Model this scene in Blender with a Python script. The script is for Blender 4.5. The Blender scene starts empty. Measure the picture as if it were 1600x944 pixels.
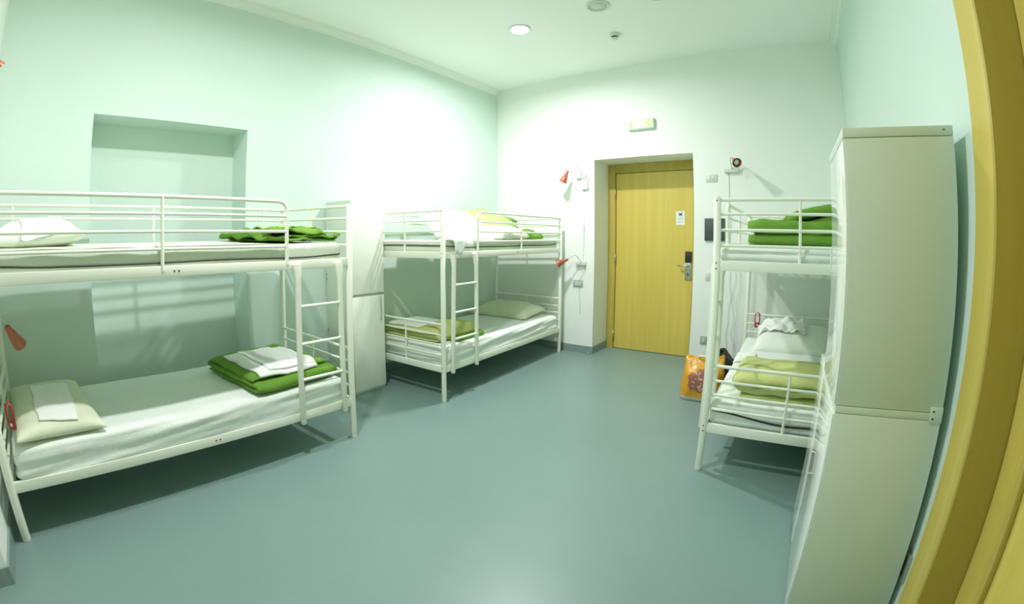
import bpy, bmesh, math, random
from mathutils import Vector, Matrix, noise, Euler
from mathutils.bvhtree import BVHTree
random.seed(4)
S = bpy.context.scene
COL = S.collection
PI = math.pi

# ------------------------------------------------------------------ camera
cam = bpy.data.cameras.new('camera')
camo = bpy.data.objects.new('camera', cam); COL.objects.link(camo); S.camera = camo
cam.type = 'PANO'; cam.panorama_type = 'FISHEYE_LENS_POLYNOMIAL'   # the photo is a full-frame fisheye view
cam.sensor_width = 36; cam.fisheye_fov = PI
cam.fisheye_polynomial_k0 = 0
cam.fisheye_polynomial_k1 = -0.06390112
cam.fisheye_polynomial_k2 = 0.000356527631
cam.fisheye_polynomial_k3 = -1.96338162e-05
cam.fisheye_polynomial_k4 = 8.92071389e-07
cam.shift_x = 0.03407; cam.shift_y = -0.0637
cam.clip_start = 0.05
camo.location = (3.555, 1.381, 1.381)
camo.rotation_euler = (PI/2 - 0.05832, 0, 0.67436)

# ------------------------------------------------------------------ world, light, exposure
w = bpy.data.worlds.new('world'); S.world = w; w.use_nodes = True
w.node_tree.nodes['Background'].inputs[0].default_value = (0.75, 1.0, 0.85, 1)
w.node_tree.nodes['Background'].inputs[1].default_value = 0.02
S.view_settings.view_transform = 'Standard'; S.view_settings.look = 'None'
S.view_settings.gamma = 1; S.view_settings.use_curve_mapping = False
S.view_settings.exposure = 0.2
LAMP_W = 55.0      # lamp by the door
LAMP_W2 = 51.0     # lamp over the big bunk bed
LAMP_COL = (1.0, 0.968, 0.985)
S.cycles.max_bounces = 14; S.cycles.diffuse_bounces = 10
S.cycles.use_denoising = True
S.cycles.sample_clamp_indirect = 6

# room dimensions (metres)
XR, D, H, YN = 4.132, 6.271, 3.361, 0.955

# ------------------------------------------------------------------ materials
def mat(name, col, rough=0.5, metal=0.0, bump=0.0, bscale=60, var=0.0, vscale=3, spec=0.5, coat=0.0, emit=None, es=0, trans=0.0, aniso=None, detail=4):
    m = bpy.data.materials.new(name); m.use_nodes = True
    nt = m.node_tree; b = nt.nodes['Principled BSDF']
    b.inputs['Base Color'].default_value = (*col, 1); b.inputs['Roughness'].default_value = rough
    b.inputs['Metallic'].default_value = metal; b.inputs['Specular IOR Level'].default_value = spec
    b.inputs['Coat Weight'].default_value = coat; b.inputs['Transmission Weight'].default_value = trans
    if emit: b.inputs['Emission Color'].default_value = (*emit, 1); b.inputs['Emission Strength'].default_value = es
    if bump or var:
        tc = nt.nodes.new('ShaderNodeTexCoord'); mp = nt.nodes.new('ShaderNodeMapping')
        nt.links.new(tc.outputs['Object'], mp.inputs[0])
        if aniso: mp.inputs['Scale'].default_value = aniso
    if var:
        n = nt.nodes.new('ShaderNodeTexNoise'); n.inputs['Scale'].default_value = vscale; n.inputs['Detail'].default_value = detail
        nt.links.new(mp.outputs[0], n.inputs['Vector'])
        r = nt.nodes.new('ShaderNodeValToRGB')
        r.color_ramp.elements[0].position = 0.3; r.color_ramp.elements[1].position = 0.7
        r.color_ramp.elements[0].color = (*[c*(1-var) for c in col], 1); r.color_ramp.elements[1].color = (*[min(1, c*(1+var)) for c in col], 1)
        nt.links.new(n.outputs[0], r.inputs[0]); nt.links.new(r.outputs[0], b.inputs['Base Color'])
    if bump:
        n = nt.nodes.new('ShaderNodeTexNoise'); n.inputs['Scale'].default_value = bscale; n.inputs['Detail'].default_value = detail
        nt.links.new(mp.outputs[0], n.inputs['Vector'])
        bp = nt.nodes.new('ShaderNodeBump'); bp.inputs['Strength'].default_value = bump; bp.inputs['Distance'].default_value = 0.01
        nt.links.new(n.outputs[0], bp.inputs['Height']); nt.links.new(bp.outputs[0], b.inputs['Normal'])
    return m

def wood(name, c1, c2, rough=0.4, bandscale=(9, 9, 0.35)):
    m = mat(name, c1, rough); nt = m.node_tree; b = nt.nodes['Principled BSDF']
    tc = nt.nodes.new('ShaderNodeTexCoord'); mp = nt.nodes.new('ShaderNodeMapping'); mp.inputs['Scale'].default_value = bandscale
    n = nt.nodes.new('ShaderNodeTexNoise'); n.inputs['Scale'].default_value = 1.3; n.inputs['Detail'].default_value = 6; n.inputs['Distortion'].default_value = 0.6
    r = nt.nodes.new('ShaderNodeValToRGB'); r.color_ramp.elements[0].color = (*c1, 1); r.color_ramp.elements[1].color = (*c2, 1)
    r.color_ramp.elements[0].position = 0.32; r.color_ramp.elements[1].position = 0.68
    nt.links.new(tc.outputs['Object'], mp.inputs[0]); nt.links.new(mp.outputs[0], n.inputs['Vector'])
    nt.links.new(n.outputs[0], r.inputs[0]); nt.links.new(r.outputs[0], b.inputs['Base Color'])
    return m

M = {}
M['wall_mint'] = mat('wall_mint', (0.66, 0.79, 0.735), 0.75, bump=0.05, bscale=90, var=0.012, vscale=1.5, spec=0.25)
M['wall_white'] = mat('wall_white', (0.85, 0.885, 0.85), 0.75, bump=0.05, bscale=90, var=0.01, vscale=1.5, spec=0.25)
M['ceiling'] = mat('ceiling_white', (0.90, 0.925, 0.90), 0.85, bump=0.03, bscale=60, spec=0.2)
M['cornice'] = mat('cornice', (0.80, 0.85, 0.79), 0.6, var=0.01)
M['floor'] = mat('floor_resin', (0.196, 0.296, 0.282), 0.36, bump=0.015, bscale=7, var=0.035, vscale=1.3, spec=0.45)
M['base'] = mat('baseboard_grey', (0.24, 0.32, 0.31), 0.4, var=0.03)
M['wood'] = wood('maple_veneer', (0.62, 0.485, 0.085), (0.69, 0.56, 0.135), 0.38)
M['wood_frame_shaded'] = wood('maple_frame_shaded', (0.44, 0.345, 0.06), (0.50, 0.40, 0.085), 0.4)  # same maple as the veneer, darkened to paint in the jamb's shade
M['metal'] = mat('painted_steel', (0.84, 0.87, 0.76), 0.32, var=0.01, vscale=4, spec=0.5)
M['bolt'] = mat('bolt_steel', (0.12, 0.12, 0.12), 0.35, metal=0.8, var=0.05)
M['locker'] = mat('locker_laminate', (0.64, 0.73, 0.625), 0.38, bump=0.01, bscale=120, var=0.01, spec=0.4)
M['locker_door'] = mat('locker_door_gloss', (0.82, 0.86, 0.79), 0.045, var=0.008, spec=0.6)
M['gap'] = mat('dark_gap', (0.05, 0.06, 0.05), 0.8, var=0.02)
M['mattress'] = mat('mattress_ticking', (0.66, 0.72, 0.60), 0.85, bump=0.25, bscale=45, var=0.03, spec=0.1)
M['sheet'] = mat('white_sheet', (0.78, 0.84, 0.80), 0.8, bump=0.6, bscale=14, var=0.015, spec=0.15)
M['sheet_w'] = mat('bright_white_cotton', (0.84, 0.87, 0.85), 0.8, bump=0.3, bscale=16, var=0.015, spec=0.15)
M['pillow'] = mat('cream_pillow', (0.70, 0.75, 0.58), 0.85, bump=0.6, bscale=16, var=0.03, spec=0.1)
M['pillow_w'] = mat('white_pillow', (0.80, 0.84, 0.77), 0.85, bump=0.3, bscale=16, var=0.02, spec=0.1)
M['piping'] = mat('dark_piping', (0.03, 0.045, 0.035), 0.7, var=0.05)
M['green'] = mat('green_quilt', (0.145, 0.30, 0.045), 0.85, bump=0.4, bscale=30, var=0.10, vscale=9, spec=0.12)
M['lime'] = mat('lime_quilt', (0.54, 0.60, 0.24), 0.85, bump=0.4, bscale=30, var=0.06, vscale=9, spec=0.12)
M['limelight'] = mat('pale_lime_cotton', (0.38, 0.57, 0.20), 0.85, bump=0.3, bscale=30, var=0.05, vscale=7, spec=0.12)
M['lampred'] = mat('lamp_orange_red', (0.42, 0.115, 0.055), 0.35, var=0.04, spec=0.5)
M['chrome'] = mat('brushed_chrome', (0.55, 0.58, 0.54), 0.28, metal=0.9, var=0.03)
M['steel'] = mat('satin_steel', (0.45, 0.48, 0.42), 0.35, metal=0.7, var=0.04)
M['plastic'] = mat('white_plastic', (0.66, 0.72, 0.66), 0.35, var=0.01)
M['plastic_grey'] = mat('grey_plastic', (0.40, 0.46, 0.41), 0.4, var=0.02)
M['cord'] = mat('white_cord', (0.55, 0.62, 0.55), 0.45, var=0.02)
M['black'] = mat('black_cloth', (0.022, 0.024, 0.024), 0.7, bump=0.4, bscale=40, var=0.2)
M['darkplate'] = mat('dark_slate_plate', (0.055, 0.085, 0.08), 0.4, var=0.05)
M['lockblack'] = mat('black_lock_plastic', (0.025, 0.022, 0.018), 0.4, var=0.1)
M['paper'] = mat('paper', (0.80, 0.86, 0.84), 0.7, var=0.01)
M['ink'] = mat('blue_ink', (0.04, 0.09, 0.18), 0.6, var=0.05)
M['inkpale'] = mat('pale_ink', (0.40, 0.48, 0.58), 0.6, var=0.05)
M['tagred'] = mat('red_tag', (0.42, 0.03, 0.02), 0.3, bump=0.4, bscale=50, var=0.25, vscale=30)
M['tagwhite'] = mat('tag_white', (0.8, 0.85, 0.8), 0.3, var=0.01)
M['diffuser'] = mat('lamp_diffuser', (0.9, 0.95, 0.9), 0.4, var=0.01, emit=(0.95, 1.0, 0.94), es=12)
M['unlit'] = mat('unlit_diffuser', (0.66, 0.72, 0.66), 0.5, var=0.02)
M['exitgreen'] = mat('exit_panel', (0.55, 0.75, 0.35), 0.4, var=0.01, emit=(0.80, 1.0, 0.55), es=0.25)
M['exitlit'] = mat('exit_tube_glow', (0.9, 0.95, 0.9), 0.4, var=0.01, emit=(0.95, 1.0, 0.92), es=1.6)
M['exitdark'] = mat('exit_pictogram', (0.40, 0.56, 0.28), 0.5, var=0.03)
M['glass'] = mat('night_window', (0.25, 0.33, 0.30), 0.08, var=0.02)

def bag_mat():
    m = mat('orange_printed_bag', (0.70, 0.33, 0.02), 0.25, bump=0.6, bscale=22, spec=0.6)
    nt = m.node_tree; b = nt.nodes['Principled BSDF']; L = nt.links.new
    tc = nt.nodes.new('ShaderNodeTexCoord'); sep = nt.nodes.new('ShaderNodeSeparateXYZ'); L(tc.outputs['Object'], sep.inputs[0])
    # round plum-coloured print on the long side
    def math_(op, a, bb=None):
        n = nt.nodes.new('ShaderNodeMath'); n.operation = op
        for i, v in enumerate((a, bb)):
            if v is None: continue
            if isinstance(v, (int, float)): n.inputs[i].default_value = v
            else: L(v, n.inputs[i])
        return n.outputs[0]
    dx = math_('DIVIDE', math_('SUBTRACT', sep.outputs[0], -0.005), 0.13)
    dz = math_('DIVIDE', math_('SUBTRACT', sep.outputs[2], 0.195), 0.105)
    r = math_('SQRT', math_('ADD', math_('MULTIPLY', dx, dx), math_('MULTIPLY', dz, dz)))
    nz = nt.nodes.new('ShaderNodeTexNoise'); nz.inputs['Scale'].default_value = 18; L(tc.outputs['Object'], nz.inputs['Vector'])
    edge = math_('ADD', r, math_('MULTIPLY', math_('SUBTRACT', nz.outputs[0], 0.5), 0.9))
    mask = math_('LESS_THAN', edge, 1.0)
    n2 = nt.nodes.new('ShaderNodeTexNoise'); n2.inputs['Scale'].default_value = 45; n2.inputs['Detail'].default_value = 2; L(tc.outputs['Object'], n2.inputs['Vector'])
    wh = math_('MULTIPLY', math_('GREATER_THAN', n2.outputs[0], 0.61), math_('LESS_THAN', r, 0.85))
    mx = nt.nodes.new('ShaderNodeMix'); mx.data_type = 'RGBA'; L(mask, mx.inputs[0])
    mx.inputs[6].default_value = (0.72, 0.35, 0.015, 1); mx.inputs[7].default_value = (0.36, 0.13, 0.09, 1)
    m2 = nt.nodes.new('ShaderNodeMix'); m2.data_type = 'RGBA'; L(wh, m2.inputs[0]); L(mx.outputs[2], m2.inputs[6]); m2.inputs[7].default_value = (0.75, 0.62, 0.55, 1)
    # grey band near the bottom
    bot = math_('LESS_THAN', sep.outputs[2], 0.035)
    m3 = nt.nodes.new('ShaderNodeMix'); m3.data_type = 'RGBA'; L(bot, m3.inputs[0]); L(m2.outputs[2], m3.inputs[6]); m3.inputs[7].default_value = (0.42, 0.47, 0.45, 1)
    L(m3.outputs[2], b.inputs['Base Color'])
    return m
M['bag'] = bag_mat()

# ------------------------------------------------------------------ helpers
def link(name, bm, m, parent=None, smooth=False, loc=None):
    bmesh.ops.recalc_face_normals(bm, faces=bm.faces[:])
    me = bpy.data.meshes.new(name); bm.to_mesh(me); bm.free()
    for mm in (m if isinstance(m, (list, tuple)) else [m]): me.materials.append(mm)
    o = bpy.data.objects.new(name, me); COL.objects.link(o)
    if smooth:
        me.polygons.foreach_set('use_smooth', [True]*len(me.polygons))
        if smooth == 'auto': me.set_sharp_from_angle(angle=math.radians(40))
    if parent is not None: o.parent = parent
    if loc is not None: o.location = loc
    return o

def tag(o, label=None, cat=None, group=None, kind=None):
    if label: o['label'] = label
    if cat: o['category'] = cat
    if group: o['group'] = group
    if kind: o['kind'] = kind
    return o

def empty(name, label, cat, loc=(0, 0, 0), rot=(0, 0, 0), group=None, kind=None):
    o = bpy.data.objects.new(name, None); COL.objects.link(o); o.location = loc; o.rotation_euler = rot
    return tag(o, label, cat, group, kind)

def box(bm, x0, x1, y0, y1, z0, z1, bev=0.0, mi=0, mtx=None):
    x0, x1 = sorted((x0, x1)); y0, y1 = sorted((y0, y1)); z0, z1 = sorted((z0, z1))
    vs = [bm.verts.new(c) for c in ((x0, y0, z0), (x1, y0, z0), (x1, y1, z0), (x0, y1, z0), (x0, y0, z1), (x1, y0, z1), (x1, y1, z1), (x0, y1, z1))]
    fs = [bm.faces.new([vs[i] for i in f]) for f in ((3, 2, 1, 0), (4, 5, 6, 7), (0, 1, 5, 4), (1, 2, 6, 5), (2, 3, 7, 6), (3, 0, 4, 7))]
    for f in fs: f.material_index = mi
    if bev:
        es = list({e for f in fs for e in f.edges})
        r = bmesh.ops.bevel(bm, geom=es, offset=bev, segments=2, affect='EDGES', profile=0.5)
        for f in r['faces']: f.material_index = mi
        vs = list({v for f in r['faces'] for v in f.verts} | {v for v in vs if v.is_valid})
    if mtx is not None: bmesh.ops.transform(bm, matrix=mtx, verts=[v for v in vs if v.is_valid])
    return vs

def tube(bm, pts, r, seg=10, caps=True, mi=0, flat=1.0, closed=False):
    """Round (or flattened) tube along the points; r may be a list."""
    P = [Vector(p) for p in pts]; n = len(P); rings = []
    up = None
    for i, p in enumerate(P):
        if closed: t = P[(i+1) % n] - P[i-1]
        else: t = (P[min(i+1, n-1)] - P[max(i-1, 0)])
        t.normalize()
        if up is None:
            up = Vector((0, 0, 1)) if abs(t.z) < 0.9 else Vector((1, 0, 0))
        a = t.cross(up)
        if a.length < 1e-6: a = t.orthogonal()
        a.normalize(); b = a.cross(t).normalized(); up = b
        rr = r[i] if isinstance(r, (list, tuple)) else r
        rings.append([bm.verts.new(p + a*math.cos(2*PI*k/seg)*rr + b*math.sin(2*PI*k/seg)*rr*flat) for k in range(seg)])
    for i in range(n if closed else n-1):
        A, B = rings[i], rings[(i+1) % n]
        for k in range(seg):
            bm.faces.new((A[k], A[(k+1) % seg], B[(k+1) % seg], B[k])).material_index = mi
    if caps and not closed:
        bm.faces.new(rings[0][::-1]).material_index = mi; bm.faces.new(rings[-1]).material_index = mi

def bend(pts, rad, n=6):
    """Round the inner corners of a polyline."""
    P = [Vector(p) for p in pts]; out = [P[0]]
    for i in range(1, len(P)-1):
        a, b, c = P[i-1], P[i], P[i+1]
        u = (a-b); v = (c-b); d = min(rad, u.length*0.49, v.length*0.49)
        p0 = b+u.normalized()*d; p1 = b+v.normalized()*d
        for k in range(n+1):
            t = k/n; out.append(p0*(1-t)**2 + b*2*t*(1-t) + p1*t*t)
    out.append(P[-1]); return out

def lathe(bm, prof, seg=28, mi=0, mtx=None):
    rings = []
    for (r, z) in prof:
        if r < 1e-6: rings.append([bm.verts.new((0, 0, z))])
        else: rings.append([bm.verts.new((r*math.cos(2*PI*k/seg), r*math.sin(2*PI*k/seg), z)) for k in range(seg)])
    for A, B in zip(rings, rings[1:]):
        for k in range(seg):
            a0, a1 = A[k % len(A)], A[(k+1) % len(A)]; b0, b1 = B[k % len(B)], B[(k+1) % len(B)]
            vs = [v for i, v in enumerate((a0, a1, b1, b0)) if v not in (a0, a1, b1, b0)[:i]]
            if len(vs) >= 3: bm.faces.new(vs).material_index = mi
    if mtx is not None: bmesh.ops.transform(bm, matrix=mtx, verts=[v for R in rings for v in R])

def aim(p, q):
    """Matrix at p whose +Z looks along q-p."""
    d = (Vector(q)-Vector(p)).normalized()
    return Matrix.Translation(p) @ d.to_track_quat('Z', 'Y').to_matrix().to_4x4()

def fn(p, s, seed=0):
    return noise.noise(Vector((p[0]*s+seed*7.3, p[1]*s-seed*3.1, p[2]*s+seed*1.7)))

def spaced(h, r, n):
    """Coordinates from -h to h with extra rows in the rounded ends."""
    e = [-h + r*t for t in (0, .12, .3, .55, .8)]
    inner = [(-h+r) + (2*h-2*r)*i/n for i in range(n+1)]
    return e + inner + [-a for a in e[::-1]]

def shell(hx, hy, hz, r, nx, ny, nz, disp=None):
    """Closed rounded box as a fine surface; disp(p, normal) -> offset vector."""
    X, Y, Z = spaced(hx, r, nx), spaced(hy, r, ny), spaced(hz, min(r, hz*0.98), nz)
    bm = bmesh.new(); cache = {}
    def vert(i, j, k):
        key = (i, j, k)
        if key in cache: return cache[key]
        p = Vector((X[i], Y[j], Z[k])); rz = min(r, hz*0.98)
        q = Vector((max(-hx+r, min(hx-r, p.x)), max(-hy+r, min(hy-r, p.y)), max(-hz+rz, min(hz-rz, p.z))))
        d = p-q; d = d.normalized() if d.length > 1e-9 else Vector((0, 0, 1))
        s = q + Vector((d.x*r, d.y*r, d.z*rz))
        if disp: s = s + disp(s, d)
        cache[key] = bm.verts.new(s); return cache[key]
    a, b, c = len(X)-1, len(Y)-1, len(Z)-1
    for i in range(a):
        for j in range(b):
            for k in (0, c): bm.faces.new((vert(i, j, k), vert(i+1, j, k), vert(i+1, j+1, k), vert(i, j+1, k)))
    for i in range(a):
        for k in range(c):
            for j in (0, b): bm.faces.new((vert(i, j, k), vert(i+1, j, k), vert(i+1, j, k+1), vert(i, j, k+1)))
    for j in range(b):
        for k in range(c):
            for i in (0, a): bm.faces.new((vert(i, j, k), vert(i, j+1, k), vert(i, j+1, k+1), vert(i, j, k+1)))
    return bm

def pillow_bm(a, b, T, seed=0, n=34, wr=1.0):
    bm = bmesh.new(); top = {}; bot = {}
    for i in range(n+1):
        for j in range(n+1):
            u = -1+2*i/n; v = -1+2*j/n
            u = math.sin(u*PI/2)*0.35+u*0.65; v = math.sin(v*PI/2)*0.35+v*0.65
            x = a*u*(1-0.07*(1-v*v)); y = b*v*(1-0.07*(1-u*u))
            f = max(0, (1-abs(u)**3.2)*(1-abs(v)**3.2))**0.55
            e = 1-f
            nz = fn((x, y, 0), 7, seed)*0.018 + abs(fn((x*1.0, y*2.2, 0), 13, seed+3))*0.016*(0.4+e)
            zt = T*f*0.66 + nz*f*wr + 0.004
            edge = (i in (0, n) or j in (0, n))
            wob = fn((x, y, 1), 6, seed)*0.012
            top[i, j] = bm.verts.new((x, y, (0.0 if edge else zt)+wob*e))
            bot[i, j] = top[i, j] if edge else bm.verts.new((x, y, -T*f*0.34+wob*e))
    for i in range(n):
        for j in range(n):
            bm.faces.new((top[i, j], top[i+1, j], top[i+1, j+1], top[i, j+1]))
            q = [bot[i, j], bot[i, j+1], bot[i+1, j+1], bot[i+1, j]]
            try: bm.faces.new(q)
            except ValueError: pass
    return bm

def fold_bm(a, b, layers, t, seed=0, amp=0.008, na=26, nb=26, drift=0.03, slack=0.0, wav=5.0, dome=0.0):
    """A quilt folded back and forth: layers of thickness t, length a (x) by b (y), bottom at z=0."""
    path = []
    for l in range(layers):
        z = t*(l+0.5); ax = a/2 - t/2 - drift*abs(math.sin(l*2.1+seed))
        xs = [(-ax + 2*ax*i/na) for i in range(na+1)]
        if l % 2: xs = xs[::-1]
        for x in xs: path.append((x, z))
        if l < layers-1:
            sgn = 1 if l % 2 == 0 else -1
            ex = ax*sgn
            for k in range(1, 6):
                an = -PI/2 + PI*k/6
                path.append((ex + sgn*math.cos(an)*t*0.5*1.1, z+t/2+math.sin(an)*t*0.5))
    n = len(path); bm = bmesh.new(); U = []; V = []
    for i in range(n):
        p = Vector((path[i][0], 0, path[i][1]))
        q0 = path[max(i-1, 0)]; q1 = path[min(i+1, n-1)]
        d = Vector((q1[0]-q0[0], 0, q1[1]-q0[1])).normalized(); nn = Vector((-d.z, 0, d.x))
        cu = []; cv = []
        for j in range(nb+1):
            s = -1+2*j/nb
            lay = path[i][1]/t
            wid = b/2*(1 - 0.035*abs(math.sin(lay*1.9+seed))) + fn((path[i][0]*wav, lay, 5), 1.0, seed)*0.012
            y = s*wid
            edge = max(0, abs(s)-0.86)/0.14
            th = t*0.49*(1-0.55*edge**2)
            ends = min(1, min(i, n-1-i)/3.0); th *= 0.45+0.55*ends
            base = Vector((p.x, y, p.z))
            hgt = path[i][1]/(layers*t)
            w_ = Vector((fn((p.x, y, hgt), wav, seed)*amp*1.5, fn((p.x, y, hgt+9), wav, seed)*amp, (fn((p.x, y, hgt*0.3), wav*1.3, seed+2)*amp*1.6+dome*(1-s*s)*(1-(2*p.x/a)**2)*hgt) * (0.25+0.75*hgt)))
            sag = -edge*t*0.25*hgt
            base += w_; base.z += sag
            puff = 1+0.12*fn((p.x, y, lay), 22, seed)
            up = base + nn*th*puff; dn = base - nn*th*puff
            up.z = max(up.z, 0.001); dn.z = max(dn.z, 0.001)
            cu.append(bm.verts.new(up)); cv.append(bm.verts.new(dn))
        U.append(cu); V.append(cv)
    for i in range(n-1):
        for j in range(nb):
            bm.faces.new((U[i][j], U[i+1][j], U[i+1][j+1], U[i][j+1])); bm.faces.new((V[i][j], V[i][j+1], V[i+1][j+1], V[i+1][j]))
        bm.faces.new((U[i][0], V[i][0], V[i+1][0], U[i+1][0])); bm.faces.new((U[i][nb], U[i+1][nb], V[i+1][nb], V[i][nb]))
    for j in range(nb):
        bm.faces.new((U[0][j], U[0][j+1], V[0][j+1], V[0][j])); bm.faces.new((U[n-1][j], V[n-1][j], V[n-1][j+1], U[n-1][j+1]))
    return bm

def bvh_of(objs):
    vs = []; fs = []
    for o in objs:
        bpy.context.view_layer.update()
        mw = o.matrix_world; off = len(vs)
        vs += [mw @ v.co for v in o.data.vertices]; fs += [[off+i for i in p.vertices] for p in o.data.polygons]
    return BVHTree.FromPolygons(vs, fs)

def drape_bm(corners, objs, th=0.006, n=22, lift=0.002, amp=0.004, seed=0, fallback=0.0, layers=1):
    """A cloth or paper laid over the objects: its outline is a quad in plan."""
    T = bvh_of(objs); c = [Vector((*p, 0)) for p in corners]; Z = {}
    for i in range(n+1):
        for j in range(n+1):
            u, v = i/n, j/n
            p = (c[0]*(1-u)+c[1]*u)*(1-v)+(c[3]*(1-u)+c[2]*u)*v
            p.x += fn((p.x, p.y, 0), 9, seed)*0.008; p.y += fn((p.x, p.y, 3), 9, seed)*0.008
            h = T.ray_cast(Vector((p.x, p.y, 3.0)), Vector((0, 0, -1)))[0]
            Z[i, j] = [p.x, p.y, h.z if h else fallback]
    for it in range(2):      # the cloth bridges small dips
        N = {}
        for (i, j), q in Z.items():
            nb = [Z[i+a, j+b][2] for a, b in ((1, 0), (-1, 0), (0, 1), (0, -1)) if (i+a, j+b) in Z]
            N[i, j] = max(q[2], sum(nb)/len(nb))
        for k in N: Z[k][2] = N[k]
    bm = bmesh.new(); A = {}; B = {}
    for k, (x, y, z) in Z.items():
        zz = z+lift+abs(fn((x, y, 0), 10, seed))*amp
        B[k] = bm.verts.new((x, y, zz)); A[k] = bm.verts.new((x, y, zz+th))
    for i in range(n):
        for j in range(n):
            bm.faces.new((A[i, j], A[i+1, j], A[i+1, j+1], A[i, j+1])); bm.faces.new((B[i, j], B[i, j+1], B[i+1, j+1], B[i+1, j]))
    for i in range(n):
        for (p, q) in (((i, 0), (i+1, 0)), ((i, n), (i+1, n)), ((0, i), (0, i+1)), ((n, i), (n, i+1))):
            bm.faces.new((A[p], A[q], B[q], B[p]))
    return bm

def struct(name, bm, m, label, parent=None, smooth=False):
    o = link(name, bm, m, parent, smooth)
    if parent is None: tag(o, label, kind='structure')
    return o

# ------------------------------------------------------------------ room shell
T = 0.30
bm = bmesh.new(); box(bm, -T-0.4, XR+0.9, -0.4, D+0.9, -0.12, 0); struct('floor', bm, M['floor'], 'glossy grey-green resin floor')
bm = bmesh.new(); box(bm, -T-0.4, XR+0.9, -0.4, D+0.9, H, H+0.12); struct('ceiling', bm, M['ceiling'], 'plain white ceiling')
# left wall with a tall shallow niche
N0, N1, NZ, ND = 1.642, 2.858, 2.265, -0.31
bm = bmesh.new()
box(bm, -0.5, 0, 0.3, N0, 0, H); box(bm, -0.5, 0, N1, D+0.6, 0, H); box(bm, -0.5, 0, N0, N1, NZ, H); box(bm, -0.5, ND, N0, N1, 0, NZ)
struct('wall_left', bm, M['wall_mint'], 'pale mint wall with a tall shallow niche')
# back wall with the deep door niche
D0, D1, DZ, DD = 1.395, 2.549, 2.288, 0.4536
bm = bmesh.new()
box(bm, 0, D0, D, D+0.6, 0, H); box(bm, D1, XR+0.5, D, D+0.6, 0, H); box(bm, D0, D1, D, D+0.6, DZ, H); box(bm, D0, D1, D+DD+0.06, D+0.6, 0, DZ)
struct('wall_back', bm, M['wall_white'], 'white wall with the recessed entrance door')
# right wall with a doorway near the camera
RY0, RY1, RZ = 1.50, 2.727, 2.60
bm = bmesh.new()
box(bm, XR, XR+0.5, RY1+0.015, D, 0, H); box(bm, XR, XR+0.5, 0.3, RY0, 0, H); box(bm, XR, XR+0.5, RY0, RY1+0.015, RZ, H); box(bm, XR+0.3, XR+0.5, RY0, RY1+0.015, 0, RZ)
struct('wall_right', bm, M['wall_mint'], 'pale mint wall behind the tall locker')
# near wall: a stub beside the bed, then a recess
bm = bmesh.new()
box(bm, 0, 1.438, 0.45, YN, 0, H); box(bm, 1.438, XR, 0.15, 0.45, 0, H); box(bm, 3.9, XR, 0.45, YN, 0, H); box(bm, 1.438, 3.9, 0.45, YN, 2.75, H)
struct('wall_near', bm, M['wall_white'], 'white wall stub at the head of the large bunk bed')
# cornice
bm = bmesh.new()
def cornice(bm, pts, axis, sgn, lo, hi):
    prof = [(0, -0.068), (0.012, -0.066), (0.016, -0.05), (0.03, -0.03), (0.05, -0.02), (0.056, -0.006), (0.075, -0.004), (0.075, 0)]
    a = []; b = []
    for (o_, z) in prof:
        if axis == 'x': a.append(bm.verts.new((pts+sgn*o_, lo, H+z))); b.append(bm.verts.new((pts+sgn*o_, hi, H+z)))
        else: a.append(bm.verts.new((lo, pts+sgn*o_, H+z))); b.append(bm.verts.new((hi, pts+sgn*o_, H+z)))
    for i in range(len(prof)-1): bm.faces.new((a[i], a[i+1], b[i+1], b[i]))
cornice(bm, 0, 'x', 1, YN, D)
struct('trim_1', bm, M['cornice'], 'moulded cornice along the left wall')
bm = bmesh.new(); cornice(bm, XR, 'x', -1, YN, D)
struct('trim_2', bm, M['cornice'], 'moulded cornice along the right wall')
# baseboards
BH = 0.088
def bboard(name, label, segs):
    bm = bmesh.new()
    for s in segs: box(bm, *s, 0, BH, bev=0.002)
    struct(name, bm, M['base'], label)
bboard('baseboard_back', 'grey baseboard along the back wall', [(0.012, D0+0.012, D-0.012, D), (D1-0.012, XR, D-0.012, D), (D0, D0+0.012, D, D+DD), (D1-0.012, D1, D, D+DD)])
bboard('baseboard_left', 'grey baseboard along the left wall', [(0, 0.012, YN, N0), (0, 0.012, N1, D), (ND, ND+0.012, N0, N1), (ND, 0.0, N1-0.012, N1), (ND, 0.0, N0, N0+0.012)])
bboard('baseboard_near', 'grey baseboard around the wall stub', [(0.012, 1.450, YN, YN+0.012), (1.438, 1.450, 0.45, YN)])
bboard('baseboard_right', 'grey baseboard along the right wall', [(XR-0.012, XR, 2.90, D-0.012)])

# entrance door (door_1)
door = empty('door_1', 'light maple veneer entrance door in the deep white recess', None, (0, 0, 0), kind='structure')
YD = D+DD
bm = bmesh.new()
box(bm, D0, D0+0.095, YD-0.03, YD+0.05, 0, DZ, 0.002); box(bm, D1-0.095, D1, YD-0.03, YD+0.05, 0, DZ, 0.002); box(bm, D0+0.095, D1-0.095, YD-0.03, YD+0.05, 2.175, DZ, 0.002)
link('door_frame', bm, M['wood_frame_shaded'], door)
bm = bmesh.new(); box(bm, D0+0.099, D1-0.099, YD-0.012, YD+0.04, 0.006, 2.170, 0.002)
leaf = link('door_leaf', bm, M['wood'], door)
bm = bmesh.new(); box(bm, D0+0.094, D0+0.0995, YD-0.008, YD+0.02, 0, 2.175); box(bm, D0+0.095, D1-0.095, YD-0.008, YD+0.02, 2.170, 2.1755)
link('shadow_gap', bm, M['gap'], door)
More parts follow.
